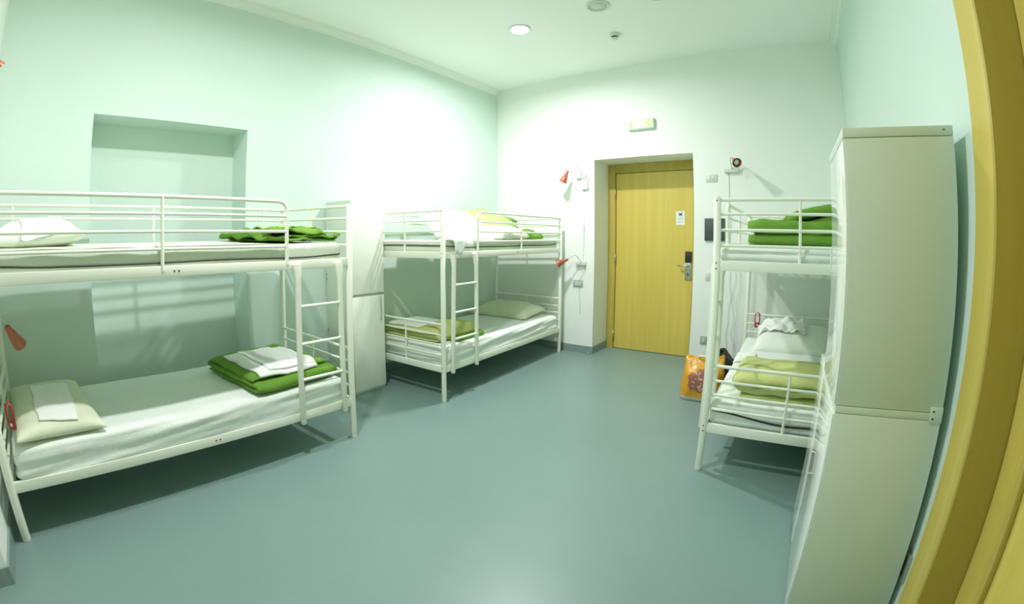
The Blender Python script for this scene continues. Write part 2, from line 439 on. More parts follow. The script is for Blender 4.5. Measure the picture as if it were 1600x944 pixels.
for z in (1.93, 1.13, 0.17):
    bm = bmesh.new(); tube(bm, [(D0+0.097, YD-0.036, z-0.055), (D0+0.097, YD-0.036, z+0.055)], 0.008, 10)
    tube(bm, [(D0+0.097, YD-0.036, z+0.055), (D0+0.097, YD-0.036, z+0.07)], [0.005, 0.003], 10)
    link('hinge', bm, M['steel'], door, True)
# lock set
yl = YD-0.012
bm = bmesh.new(); box(bm, 2.362, 2.438, yl-0.022, yl, 1.108, 1.235, 0.006); lk = link('card_reader', bm, M['lockblack'], door, 'auto'); lk['label'] = 'black card reader above the steel lock plate'
bm = bmesh.new(); box(bm, 2.362, 2.438, yl-0.014, yl, 0.905, 1.106, 0.006); pl = link('lock_plate', bm, M['steel'], door, 'auto')
bm = bmesh.new(); box(bm, 2.392, 2.408, yl-0.018, yl-0.013, 0.955, 0.985, 0.003); link('keyhole', bm, M['lockblack'], pl)
bm = bmesh.new(); tube(bm, bend([(2.405, yl-0.01, 1.072), (2.405, yl-0.055, 1.072), (2.285, yl-0.055, 1.069)], 0.02), 0.0085, 12)
link('handle', bm, M['chrome'], pl, True)
bm = bmesh.new(); tube(bm, bend([(2.37, yl-0.006, 0.99), (2.335, yl-0.008, 0.985), (2.315, yl-0.008, 1.03)], 0.02), 0.003, 8); link('cable_loop', bm, M['chrome'], pl, True)
# notice on the door
nt_ = empty('door_notice', 'small white notice with a crossed blue mark stuck on the maple door', 'notice', (2.298, YD-0.0135, 1.617))
bm = bmesh.new(); box(bm, -0.052, 0.052, -0.0015, 0.0, -0.08, 0.08); link('sheet', bm, M['paper'], nt_)
bm = bmesh.new()
for an, l in ((0.72, 0.026), (-0.62, 0.022)):
    m4 = Matrix.Translation((0, -0.0022, 0.042)) @ Matrix.Rotation(an, 4, 'Y'); box(bm, -l, l, -0.0006, 0.0006, -0.006, 0.006, mtx=m4)
box(bm, 0.010, 0.024, -0.0028, -0.0016, 0.050, 0.062)
link('printed_mark', bm, M['ink'], nt_)
bm = bmesh.new()
for k, (l, r) in enumerate(((-0.03, 0.03), (-0.036, 0.034), (-0.022, 0.02), (-0.036, 0.03))): box(bm, l, r, -0.0024, -0.0016, 0.004-k*0.019, 0.009-k*0.019)
link('printed_lines', bm, M['inkpale'], nt_)

# side door (door_2) in the right wall: casing, jamb, leaf with a moulded panel
door2 = empty('door_2', 'maple side door with wide casing and moulded leaf beside the tall locker', None, kind='structure')
bm = bmesh.new()
box(bm, XR-0.020, XR, RY1+0.001, 2.881, 0, RZ+0.14, 0.0008)
box(bm, XR-0.020, XR, RY0-0.14, RY0, 0, RZ+0.14, 0.003); box(bm, XR-0.020, XR, RY0, RY1, RZ, RZ+0.14, 0.003)
link('casing', bm, M['wood'], door2)
bm = bmesh.new()
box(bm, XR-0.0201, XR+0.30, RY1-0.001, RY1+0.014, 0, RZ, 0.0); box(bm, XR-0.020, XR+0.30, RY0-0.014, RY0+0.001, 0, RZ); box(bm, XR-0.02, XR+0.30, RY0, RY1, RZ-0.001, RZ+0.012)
link('jamb', bm, M['wood_frame_shaded'], door2)
bm = bmesh.new(); box(bm, XR+0.082, XR+0.12, RY0+0.004, RY1-0.004, 0.005, RZ-0.004, 0.003)
lf = link('door_leaf', bm, M['wood'], door2)
bm = bmesh.new()
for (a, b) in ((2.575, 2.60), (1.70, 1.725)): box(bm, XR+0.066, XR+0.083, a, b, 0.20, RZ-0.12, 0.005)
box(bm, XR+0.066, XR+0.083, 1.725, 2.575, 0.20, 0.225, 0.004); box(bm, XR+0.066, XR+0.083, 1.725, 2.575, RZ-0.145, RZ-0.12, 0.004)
link('panel_moulding', bm, M['wood_frame_shaded'], lf)
bm = bmesh.new(); tube(bm, bend([(XR+0.085, 1.62, 1.03), (XR+0.03, 1.62, 1.03), (XR+0.03, 1.74, 1.03)], 0.02), 0.009, 12); link('handle', bm, M['chrome'], lf, True)
# window in the recess behind the camera
wn = empty('window_1', 'night window in the recess behind the wall stub', None, kind='structure')
bm = bmesh.new()
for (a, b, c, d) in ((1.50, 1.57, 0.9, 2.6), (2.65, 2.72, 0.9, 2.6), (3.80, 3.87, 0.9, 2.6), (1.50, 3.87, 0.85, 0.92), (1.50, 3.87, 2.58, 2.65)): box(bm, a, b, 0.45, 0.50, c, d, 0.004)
link('window_frame', bm, M['wood_frame_shaded'], wn)
bm = bmesh.new(); box(bm, 1.53, 3.84, 0.455, 0.47, 0.88, 2.62); link('pane', bm, M['glass'], wn)

# ------------------------------------------------------------------ ceiling fittings
def downlight(x, y, lit, label, power=LAMP_W, r=0.083, drop=0.0):
    e = empty('ceiling_downlight', label, 'downlight', (x, y, H))
    bm = bmesh.new(); lathe(bm, [(r+0.022, 0), (r+0.022, -0.006), (r+0.012, -0.012), (r, -0.010), (r-0.004, -0.001)], 40)
    link('rim', bm, M['plastic'], e, True)
    bm = bmesh.new(); lathe(bm, [(0, -0.004), (r-0.002, -0.003), (r-0.002, 0)], 40)
    link('diffuser', bm, M['diffuser'] if lit else M['unlit'], e, True)
    if lit:
        l = bpy.data.lights.new('downlight_light', 'AREA'); l.shape = 'DISK'; l.size = 2*r-0.01; l.energy = power; l.spread = math.radians(171); l.color = LAMP_COL
        lo = bpy.data.objects.new('downlight_light', l); COL.objects.link(lo); lo.parent = e; lo.location = (0, 0, -0.009)
    return e
downlight(1.325, 4.815, True, 'lit round ceiling downlight glowing above the bunk by the door')
downlight(1.85, 2.28, True, 'lit round ceiling downlight above the large bunk bed', LAMP_W2)
downlight(2.145, 4.78, False, 'unlit grey round ceiling fitting beside the lit downlight')
downlight(2.665, 4.815, False, 'unlit round ceiling fitting cut by the top edge of the picture')
e = empty('smoke_detector', 'small white smoke detector on the ceiling near the exit sign', 'smoke detector', (2.047, 5.388, H))
bm = bmesh.new(); lathe(bm, [(0.052, 0), (0.054, -0.014), (0.046, -0.026), (0.030, -0.030), (0, -0.030)], 28); link('base', bm, M['plastic'], e, 'auto')
bm = bmesh.new(); lathe(bm, [(0.029, -0.029), (0.029, -0.045), (0.0, -0.045)], 24); link('sensing_grille', bm, M['gap'], e, 'auto')
bm = bmesh.new(); lathe(bm, [(0.033, -0.044), (0.033, -0.050), (0.024, -0.058), (0, -0.060)], 24); link('cap', bm, M['plastic'], e, 'auto')

# ------------------------------------------------------------------ wall fittings
ex = empty('exit_sign', 'small lit emergency exit sign box high above the maple door', 'exit sign', (1.985, D, 2.645), (0, 0, 0))
bm = bmesh.new(); box(bm, -0.155, 0.155, -0.045, 0, -0.06, 0.06, 0.01); link('housing', bm, M['plastic'], ex, 'auto')
bm = bmesh.new(); box(bm, -0.140, 0.140, -0.050, -0.044, -0.048, 0.048, 0.003); fc = link('face_panel', bm, M['exitgreen'], ex)
bm = bmesh.new(); box(bm, -0.085, 0.045, -0.0520, -0.0495, -0.036, 0.018); link('lit_window', bm, M['exitlit'], fc)
for k in range(3):
    bm = bmesh.new(); box(bm, 0.06, 0.125, -0.0520, -0.0495, 0.026-k*0.026, 0.034-k*0.026); link('printed_line', bm, M['exitdark'], fc)
bm = bmesh.new()
lathe(bm, [(0, 0), (0.009, 0), (0.009, 0.002), (0, 0.002)], 14, mtx=Matrix.Translation((-0.112, -0.0515, 0.024)) @ Matrix.Rotation(PI/2, 4, 'X'))
box(bm, -0.119, -0.104, -0.0520, -0.0495, -0.012, 0.014); box(bm, -0.128, -0.114, -0.0520, -0.0495, -0.034, -0.010, mtx=None); box(bm, -0.108, -0.097, -0.0520, -0.0495, -0.034, -0.010)
link('pictogram', bm, M['exitdark'], fc)

def wallplate(name, cat, label, x, z, w_, h_, n, m='plastic', depth=0.011, holes=False):
    e = empty(name, label, cat, (x, D, z))
    bm = bmesh.new(); box(bm, -w_/2, w_/2, -depth, 0, -h_/2, h_/2, 0.003); link('cover_plate', bm, M[m], e, 'auto')
    for i in range(n):
        cx = (i-(n-1)/2)*w_*0.30
        bm = bmesh.new(); box(bm, cx-w_*0.13, cx+w_*0.13, -depth-0.004, -depth+0.001, -h_*0.28, h_*0.28, 0.002)
        if holes:
            b2 = link('outlet_insert', bm, M['plastic'], e, 'auto')
            bm = bmesh.new()
            for dz in (-0.010, 0, 0.010): box(bm, cx-0.002, cx+0.002, -depth-0.0052, -depth-0.0035, dz-0.002, dz+0.002)
            link('outlet_holes', bm, M['gap'], b2)
        else: link('rocker', bm, M['plastic'], e, 'auto')
    return e
wallplate('light_switch', 'light switch', 'pale two-rocker light switch beside the upper corner of the door recess', 2.739, 2.013, 0.120, 0.080, 2)
wallplate('power_socket', 'socket', 'grey-framed power socket under the lower lamp between bunk and door', 1.193, 0.834, 0.125, 0.082, 2, 'plastic_grey', holes=True)
wallplate('wall_socket', 'socket', 'small pale wall socket half hidden by the bunk post beside the door', 2.716, 0.997, 0.070, 0.082, 1, 'plastic')
wallplate('low_socket', 'socket', 'low grey wall socket just above the orange bag', 2.702, 0.320, 0.080, 0.086, 1, 'plastic_grey', holes=True)
e = empty('wall_panel', 'dark slate rectangular plate on the white wall behind the bunk post', 'wall panel', (2.772, D, 1.478))
bm = bmesh.new(); box(bm, -0.105, 0.105, -0.022, 0, -0.115, 0.115, 0.004); link('plate', bm, M['darkplate'], e, 'auto')
bm = bmesh.new(); box(bm, 0.12, 0.150, -0.02, 0, -0.03, 0.00, 0.003); box(bm, 0.12, 0.145, -0.02, 0, -0.10, -0.07, 0.003); link('catch', bm, M['black'], e, 'auto')
e = empty('side_outlet', 'steel outlet box low on the mint wall between locker and side door', 'socket', (XR, 2.990, 0.310))
bm = bmesh.new(); box(bm, -0.012, 0, -0.045, 0.045, -0.055, 0.055, 0.003, 0); link('cover_plate', bm, M['steel'], e, 'auto')
bm = bmesh.new(); box(bm, -0.016, -0.010, -0.03, 0.03, -0.035, 0.035, 0.003); link('socket_insert', bm, M['gap'], e, 'auto')

def lamp(label, mount, neck, tip, mouth, plate=(0.13, 0.05), plate_axis='y', box_below=True, rm=0.047, group='orange reading lamps', label_kw=None):
    """Reading lamp: clip plate on the wall, gooseneck, conical shade with bulb."""
    e = empty('reading_lamp', label, 'lamp', mount, group=group); o = Vector(mount)
    bm = bmesh.new(); box(bm, -plate[0]/2, plate[0]/2, 0, 0.035, -plate[1]/2, plate[1]/2, 0.004)
    if plate_axis == 'y': bmesh.ops.transform(bm, matrix=Matrix.Diagonal((1, -1, 1, 1)), verts=bm.verts[:])
    link('wall_bracket', bm, M['plastic'], e, 'auto')
    if box_below:
        bm = bmesh.new(); box(bm, 0.005, 0.085, -0.028, 0.0, -0.16, -plate[1]/2-0.002, 0.005); link('switch_box', bm, M['plastic'], e, 'auto')
    sgn = -1 if plate_axis == 'y' else 1
    pts = [Vector((0.01, sgn*0.03, 0.0)), Vector((0.01, sgn*0.05, 0.03))] + [Vector(p)-o for p in neck] + [Vector(tip)-o]
    bm = bmesh.new(); tube(bm, bend(pts, 0.06, 6), 0.0042, 8); link('gooseneck', bm, M['chrome'], e, True)
    a = Vector(tip)-o; b = Vector(mouth)-o; L = (b-a).length
    mt = aim(a, b)
    bm = bmesh.new()
    prof = [(0.0, -0.004), (0.013, -0.004), (0.016, 0.0), (0.0175, L*0.28), (0.021, L*0.30), (rm, L*0.98), (rm, L), (rm-0.003, L), (0.019, L*0.33), (0.0, L*0.32)]
    lathe(bm, prof, 30, mtx=mt); sh = link('shade', bm, M['lampred'], e, 'auto')
    bm = bmesh.new(); lathe(bm, [(0.010, L*0.33), (0.012, L*0.5), (rm*0.60, L*0.78), (rm*0.62, L*0.84), (rm*0.4, L*0.90), (0, L*0.92)], 20, mtx=mt); link('bulb', bm, M['unlit'], e, True)
    return e
lamp('orange cone lamp high on the white wall, beside the door recess, above the other', (1.235, D, 2.105), [(1.235, 6.18, 2.20), (1.19, 6.16, 2.245), (1.145, 6.14, 2.20)], (1.119, 6.13, 2.162), (1.062, 6.11, 2.030))
lamp('orange cone lamp low on the white wall, shade touching the bunk post near the door', (1.232, D, 1.078), [(1.235, 6.18, 1.14), (1.20, 6.16, 1.185), (1.155, 6.14, 1.15)], (1.125, 6.12, 1.125), (1.015, 6.07, 1.070), box_below=False)
lamp('orange cone lamp with its dark mouth facing out, above the top bunk by the locker', (2.955, D, 2.085), [(2.955, 6.18, 2.16), (2.965, 6.16, 2.205), (2.985, 6.13, 2.19)], (2.998, 6.11, 2.172), (3.045, 5.995, 2.116), plate=(0.15, 0.05), box_below=False)
lamp('dark orange cone lamp by the pillow of the big lower bunk', (0.98, YN, 1.03), [(1.00, 1.02, 1.15), (1.04, 1.08, 1.12), (1.08, 1.115, 1.07)], (1.06, 1.146, 1.015), (0.96, 1.188, 0.915), plate=(0.12, 0.05), plate_axis='n', box_below=False, rm=0.034, group='orange reading lamps')
lamp('orange lamp shade peeking in at the upper left edge of the picture', (1.02, YN, 2.08), [(1.04, 1.00, 2.21), (1.10, 1.02, 2.24)], (1.14, 1.042, 2.205), (1.115, 1.094, 2.158), plate=(0.12, 0.05), plate_axis='n', box_below=False, rm=0.036)

def cord(label, pts, r=0.0025, name='lamp_cord', m='cord', rad=0.05):
    bm = bmesh.new(); tube(bm, bend(pts, rad, 4), r, 6)
    return tag(link(name, bm, M[m], None, True), label, 'cord')
yw = D-0.004
cord('thin white cord hanging down the wall from the upper lamp to the lower lamp', [(1.262, yw, 1.943), (1.262, yw, 1.52), (1.258, yw, 1.16), (1.250, yw, 1.11)])
e = cord('small white inline switch and cord dangling below the lower lamp', [(1.275, yw-0.01, 1.07), (1.285, yw-0.01, 1.02), (1.205, yw-0.016, 0.86), (1.222, yw, 0.62), (1.225, yw, 0.47)])
bm = bmesh.new(); box(bm, 1.256, 1.270, yw-0.012, yw, 1.46, 1.53, 0.003)
tag(link('cord_switch', bm, M['plastic'], None, 'auto'), 'little inline switch halfway down the white lamp cord', 'switch')
cord('white cord running down the wall from the lamp with the dark mouth', [(2.925, yw, 2.058), (2.925, yw, 1.75), (2.94, yw, 1.55), (2.93, yw, 1.30), (2.96, yw, 1.2)])
random.seed(11)
for k, lab in enumerate(('long loose white cord behind the ladder of the far bunk, nearest the door', 'tangled white cord with a small dark clip, middle of the hanging cords', 'loose white cord looping down the wall, nearest the bunk corner post')):
    x = 2.945+k*0.05; pts = [(x, yw-0.004, 1.05)]
    z = 1.05
    while z > 0.30-0.04*k:
        z -= 0.09; pts.append((x+random.uniform(-0.028, 0.028), yw-0.004-0.006*k, z))
    cord(lab, pts, 0.0022, 'hanging_cord')
bm = bmesh.new(); lathe(bm, [(0, 0), (0.016, 0), (0.018, 0.012), (0.010, 0.03), (0, 0.032)], 18)
tag(link('door_stop', bm, M['steel'], None, 'auto', (1.372, 6.225, 0)), 'tiny steel door stop on the floor at the corner of the recess', 'door stop')

# ------------------------------------------------------------------ bunk beds
LL, WW, TP = 2.062, 0.921, 1.6165
E = [1.600, 1.5200, 1.4320, 1.3450]
LOW = [0.6583, 0.5698, 0.4853, 0.3975]
RT, RB, LT, LB = 1.2618, 1.2061, 0.3092, 0.2533
def bed(label, loc, rot, sx, flip):
    """u runs from the ladder end to the other, v from the open front to the wall."""
    e = empty('bunk_bed', label, 'bunk bed', loc, rot, 'white metal bunk beds')
    def P(u, v, z): return (sx*v, (LL-u) if flip else u, z)
    def tb(bm, pts, r, seg=10, **k): tube(bm, [P(*p) for p in pts], r, seg, **k)
    def bx(bm, u0, u1, v0, v1, z0, z1, bev=0.003):
        a = P(u0, v0, z0); b = P(u1, v1, z1); box(bm, a[0], b[0], a[1], b[1], a[2], b[2], bev)
    met = M['metal']
    for u in (-0.012, LL+0.012):
        for v in (0, WW):
            bm = bmesh.new(); tb(bm, [(u, v, 0), (u, v, 0.006), (u, v, TP-0.006), (u, v, TP)], [0.019, 0.021, 0.021, 0.016], 18)
            p = link('post', bm, met, e, 'auto')
            for z in (0.265, 0.297, 1.218, 1.25, 1.595) if v == 0 else ():
                bm = bmesh.new()
                c = Vector(P(u, v, z)); s = -1 if u < 0 else 1
                dy = (s if not flip else -s)
                lathe(bm, [(0, 0.0215), (0.0045, 0.0215), (0.0045, 0.018)], 10, mtx=Matrix.Translation(c) @ Matrix.Rotation(-dy*PI/2, 4, 'X'))
                link('bolt', bm, M['bolt'], p)
    for (zt, zb, nm) in ((RT, RB, 'upper_bed_base'), (LT, LB, 'lower_bed_base')):
        bm = bmesh.new()
        bx(bm, 0, LL, -0.010, 0.014, zb, zt); bx(bm, 0, LL, WW-0.014, WW+0.010, zb, zt)
        bx(bm, -0.02, 0.006, 0.015, WW-0.015, zb, zt); bx(bm, LL-0.006, LL+0.02, 0.015, WW-0.015, zb, zt)
        b = link(nm, bm, met, e, 'auto')
        bm = bmesh.new()
        for k in range(15):
            u = 0.09+k*(LL-0.18)/14; bx(bm, u-0.03, u+0.03, 0.012, WW-0.012, zb+0.016, zb+0.024, 0)
        link('slats', bm, met, b)
        for u in ((1.10, 1.125) if zt > 1 else (0.95, 0.975)):
            bm = bmesh.new()
            c = Vector(P(u, -0.010, (zt+zb)/2)); lathe(bm, [(0, 0.002), (0.005, 0.002), (0.005, -0.002)], 10, mtx=Matrix.Translation(c) @ Matrix.Rotation(-sx*PI/2, 4, 'Y'))
            link('bolt', bm, M['bolt'], b)
    for u, nm in ((0, 'foot_end'), (LL, 'head_end')):
        for zs, zr, w_ in ((E, RT, 'upper'), (LOW, LT, 'lower')):
            bm = bmesh.new()
            for i, z in enumerate(zs): tb(bm, [(u, 0.01, z), (u, WW-0.01, z)], 0.0105 if i == 0 else 0.0085, 12)
            tb(bm, [(u, WW/2, zr-0.01), (u, WW/2, zs[0])], 0.0085, 10)
            link(w_+'_end_rails', bm, met, e, 'auto')
    # front guard with rounded corner
    g0, g1 = 0.452, 1.186
    bm = bmesh.new(); tb(bm, bend([(g0, -0.004, RB+0.03), (g0, -0.004, 1.606), (LL-0.0, -0.004, 1.606)], 0.065, 7), 0.0115, 14)
    for z in E[1:]: tb(bm, [(g0, -0.004, z), (LL, -0.004, z)], 0.0085, 12)
    tb(bm, [(g1, -0.006, RB+0.03), (g1, -0.006, 1.606)], 0.010, 12)
    tb(bm, [(LL-0.045, -0.006, RB+0.03), (LL-0.045, -0.006, 1.35)], 0.009, 12)
    link('front_guard_rail', bm, met, e, 'auto')
    bm = bmesh.new(); tb(bm, [(0, WW, 1.602), (LL, WW, 1.602)], 0.0105, 12)
    for z in E[1:3]: tb(bm, [(0, WW, z), (LL, WW, z)], 0.0085, 12)
    for u in (0.155, 1.02, 1.955): tb(bm, [(u, WW, RT-0.01), (u, WW, 1.602)], 0.009, 12)
    link('back_guard_rail', bm, met, e, 'auto')
    # ladder
    bm = bmesh.new()
    for (ua, ub) in ((0.088, 0.072), (0.392, 0.400)):
        pts = [(ub, -0.030, 0.240), (ub, -0.030, 0.246), ((ua+ub)/2, -0.030, 0.7), (ua, -0.030, 1.14), (ua, -0.026, 1.19), (ua, -0.018, 1.235)]
        rr = [0.015, 0.0185, 0.0185, 0.0185, 0.024, 0.026]
        tb(bm, pts, rr, 16)
    lad = link('ladder', bm, met, e, 'auto')
    for z in (0.985, 0.755, 0.530):
        bm = bmesh.new(); tb(bm, [(0.085, -0.036, z), (0.392, -0.036, z)], 0.0095, 12); link('rung', bm, met, lad, 'auto')
    return e
bedA = bed('big white metal bunk bed along the niche wall, nearest, with ladder before the narrow locker', (1.117, 1.0377, 0), (-0.0065, 0.0168, 0.0213), -1, True)
bedB = bed('white metal bunk bed in the far corner between narrow locker and door recess', (1.067, 4.0628, 0), (0, -0.002, 0.0222), -1, False)
bedC = bed('white metal bunk bed standing end-on beside the tall locker, orange bag at its side', (3.145, 4.045, 0), (0, 0, -0.0032), 1, False)
bpy.context.view_layer.update()

def W(b, u, v, z):
    """World point in bed coordinates: u along y from the near end, v from the front edge towards the wall."""
    s = -1 if b is not bedC else 1
    return b.matrix_world @ Vector((s*v, u, z))

def mattress(b, label, z0, z1, m, lower, seed, v0=0.012, v1=None, sag=0.0, u0=0.03, u1=None):
    v1 = v1 or WW-0.02; u1 = u1 or LL-0.04
    cx, cy, cz = (v0+v1)/2, (u0+u1)/2, (z0+z1)/2
    s = -1 if b is not bedC else 1
    def disp(p, n):
        side = 1-abs(n.z); d = Vector((0, 0, 0))
        if lower:   # stretched fitted sheet: long slanting creases on the sides
            c = fn((p.x*2, p.y*1.6+p.z*5, p.z*26-p.y*2.2), 1.0, seed)*0.022*side + fn((p.x*9, p.y*4, p.z*30), 1, seed+4)*0.004*side
            d += n*c
            d.z += fn((p.x, p.y, 0), 2.2, seed)*0.007*max(0, n.z) + fn((p.x*2.0, p.y*8, 0), 1.6, seed)*0.002*max(0, n.z)
        else:
            d += n*(fn((p.x, p.y, p.z), 6, seed)*0.005)
            d.z += fn((p.x, p.y, 0), 1.6, seed)*0.006
            if p.z > 0: d.z -= sag*(1-(p.y/(cy))**2)*0
        return d
    bm = shell((v1-v0)/2, (u1-u0)/2, (z1-z0)/2, 0.035, 14, 40, 6, disp)
    o = link('mattress', bm, m, None, True)
    c = W(b, cy, cx, cz); o.location = c; o.rotation_euler = b.rotation_euler
    tag(o, label, 'mattress', 'bunk mattresses')
    return o, (v1-v0)/2, (u1-u0)/2
def piping(o, hx, hy, z, seed, r=0.0045, full=True, wav=0.008):
    pts = []; R = 0.05
    def corner(cx, cy, a0):
        for k in range(7):
            a = a0+k*PI/12; pts.append((cx+R*math.cos(a), cy+R*math.sin(a)))
    hx += 0.003; hy += 0.003
    corner(hx-R, hy-R, 0)
    for k in range(1, 12): pts.append((hx-R-(2*hx-2*R)*k/12, hy))
    corner(-hx+R, hy-R, PI/2)
    for k in range(1, 24): pts.append((-hx, hy-R-(2*hy-2*R)*k/24))
    corner(-hx+R, -hy+R, PI)
    for k in range(1, 12): pts.append((-hx+R+(2*hx-2*R)*k/12, -hy))
    corner(hx-R, -hy+R, 1.5*PI)
    for k in range(1, 24): pts.append((hx, -hy+R+(2*hy-2*R)*k/24))
    P3 = [(x, y, z+fn((x, y, 0), 2.0, seed)*wav + (0.014*max(0, (abs(y)-hy+0.25)/0.25) if full else 0)) for x, y in pts]
    bm = bmesh.new(); tube(bm, P3, r, 8, closed=True); return link('piping', bm, M['piping'], o, True)

mAu, hx, hy = mattress(bedA, 'bare mattress with dark piping on the top bunk of the big bed', 1.236, 1.362, M['mattress'], False, 1); piping(mAu, hx, hy, -0.022, 1)
mAl, _, _ = mattress(bedA, 'thick mattress in a creased white sheet on the lower bunk of the big bed', 0.285, 0.462, M['sheet'], True, 2, v0=-0.004)
mBu, hx, hy = mattress(bedB, 'mattress with dark piping on the top bunk in the far corner', 1.236, 1.358, M['mattress'], False, 3); piping(mBu, hx, hy, -0.002, 3)
mBl, _, _ = mattress(bedB, 'sheeted mattress on the lower bunk in the far corner', 0.285, 0.455, M['sheet'], True, 4, v0=0.0)
mCu, hx, hy = mattress(bedC, 'sheeted mattress on the top bunk beside the tall locker', 1.236, 1.345, M['sheet'], True, 5, v0=0.01)
mCl, hx, hy = mattress(bedC, 'mattress with dark piping and white sheet on the lower bunk beside the tall locker', 0.285, 0.440, M['sheet'], False, 6); piping(mCl, hx, hy, -0.010, 6, 0.006, full=False, wav=0.05)

def put(name, bm, m, label, cat, loc, rot=(0, 0, 0), group=None):
    o = link(name, bm, m, None, True, loc); o.rotation_euler = rot
    return tag(o, label, cat, group)

# ---- big bed, lower bunk
pAl = put('pillow', pillow_bm(0.44, 0.225, 0.135, 1), M['pillow'], 'plump cream pillow on the lower bunk by the red tag', 'pillow', (0.690, 1.285, 0.500), (-0.02, 0.02, 0.10), 'bed pillows')
bm = drape_bm([(1.06, 1.225), (1.075, 1.420), (0.600, 1.395), (0.530, 1.175)], [pAl, mAl], 0.004, amp=0.003, seed=2)
tag(link('folded_pillowcase', bm, M['sheet_w'], None, True), 'white folded pillowcase lying on the cream pillow', 'pillowcase')
qA = put('quilt', fold_bm(0.74, 0.62, 3, 0.036, 3, 0.012, dome=0.012, drift=0.05), M['green'], 'green quilt folded in a square pile on the lower bunk of the big bed', 'quilt', (0.675, 2.700, 0.465), (0, 0, 0.10), 'folded quilts')
bm = drape_bm([(1.035, 2.475), (1.000, 2.900), (0.480, 2.890), (0.500, 2.440)], [qA, mAl], 0.010, amp=0.006, seed=5)
shA = tag(link('folded_sheet', bm, M['sheet_w'], None, True), 'white folded sheet spread on the green quilt on the lower bunk', 'sheet')
bm = drape_bm([(1.000, 2.560), (0.985, 2.800), (0.500, 2.790), (0.510, 2.540)], [shA], 0.008, amp=0.002, seed=6, lift=0.0005)
link('top_fold', bm, M['sheet_w'], shA, True)
# ---- big bed, top bunk
pAu = put('pillow', pillow_bm(0.32, 0.235, 0.16, 4), M['pillow_w'], 'white pillow at the head of the big top bunk', 'pillow', (0.66, 1.300, 1.402), (0.06, 0, 0.05), 'bed pillows')
bm = drape_bm([(0.985, 1.230), (0.955, 1.420), (0.48, 1.46), (0.42, 1.20)], [pAu, mAu], 0.006, amp=0.006, seed=8)
tag(link('folded_sheet', bm, M['sheet_w'], None, True), 'white folded sheet thrown over the pillow of the big top bunk', 'sheet')
qAu = put('quilt', fold_bm(0.66, 0.72, 3, 0.024, 7, 0.026, drift=0.16, wav=7), M['green'], 'crumpled flat green quilt on the top bunk above the ladder', 'quilt', (0.66, 2.830, 1.360), (0, 0, 1.65), 'folded quilts')
bm = drape_bm([(0.86, 2.72), (0.90, 3.00), (0.42, 3.05), (0.40, 2.70)], [qAu, mAu], 0.010, amp=0.016, seed=9)
tag(link('folded_sheet', bm, M['limelight'], None, True), 'pale rumpled sheet lying on the crumpled green quilt of the top bunk', 'sheet')

# ---- far corner bed, lower bunk
pBl = put('pillow', pillow_bm(0.40, 0.24, 0.15, 9), M['pillow'], 'long cream pillow at the head of the lower bunk in the far corner', 'pillow', (0.50, 5.780, 0.500), (0.10, 0, 0.03), 'bed pillows')
qBl = put('quilt', fold_bm(0.78, 0.58, 3, 0.032, 12, 0.010, dome=0.01), M['lime'], 'yellow-green folded quilt behind the end rails of the far corner lower bunk', 'quilt', (0.50, 4.430, 0.459), (0, 0, 0.03), 'folded quilts')
bm = drape_bm([(0.62, 4.19), (0.60, 4.60), (0.20, 4.58), (0.22, 4.17)], [qBl, mBl], 0.008, amp=0.005, seed=13)
tag(link('folded_sheet', bm, M['sheet'], None, True), 'white folded sheet on the yellow-green quilt in the far corner', 'sheet')
bm = drape_bm([(0.90, 4.22), (0.93, 4.74), (0.62, 4.80), (0.64, 4.30)], [qBl, mBl], 0.022, amp=0.006, seed=15)
o_ = link('top_fold', bm, M['lime'], None, True); o_.parent = qBl; o_.matrix_parent_inverse = qBl.matrix_world.inverted()
bm = drape_bm([(0.985, 4.33), (0.985, 4.70), (0.905, 4.73), (0.88, 4.30)], [mBl], 0.040, amp=0.012, seed=14)
gq = tag(link('green_blanket', bm, M['green'], None, True), 'strip of dark green blanket edging the yellow-green quilt behind the ladder', 'blanket')

# ---- far corner bed, top bunk
big = put('duvet', pillow_bm(0.33, 0.34, 0.11, 21, wr=1.6), M['sheet_w'], 'large rumpled white duvet leaning up on the far corner top bunk', 'duvet', (0.54, 4.80, 1.500), (0.0, 0.46, -0.35))
def flap_bm():
    bm = bmesh.new(); n = 16; A = {}
    for i in range(n+1):
        for j in range(n+1):
            u, v = i/n, j/n
            y = 4.11+0.20*u*(1-0.55*max(0, v-0.35)/0.65) + 0.035*v
            x = 0.90+min(v, 0.5)*0.40 + 0.0*v
            z = 1.375 - max(0, v-0.45)*0.24 + fn((u*2, v*3, 0), 1.3, 3)*0.015
            x += fn((u*4, v*2, 2), 1.0, 5)*0.012 + (0.012 if v > 0.5 else 0)
            for s in (0, 1): A[i, j, s] = bm.verts.new((x+s*0.008, y, z+s*0.010))
    for i in range(n):
        for j in range(n):
            for s in (0, 1): bm.faces.new((A[i, j, s], A[i+1, j, s], A[i+1, j+1, s], A[i, j+1, s]))
    for i in range(n):
        for p, q in (((i, 0), (i+1, 0)), ((i, n), (i+1, n)), ((0, i), (0, i+1)), ((n, i), (n, i+1))): bm.faces.new((A[(*p, 0)], A[(*q, 0)], A[(*q, 1)], A[(*p, 1)]))
    return bm
fl = link('hanging_corner', flap_bm(), M['sheet_w'], None, True); fl.parent = big; bpy.context.view_layer.update(); fl.matrix_parent_inverse = big.matrix_world.inverted()
put('pillow', pillow_bm(0.28, 0.29, 0.15, 24), M['pillow_w'], 'white pillow lying under the lime pillow on the far corner top bunk', 'pillow', (0.74, 5.20, 1.402), (0.02, 0.06, 0.15), 'bed pillows')
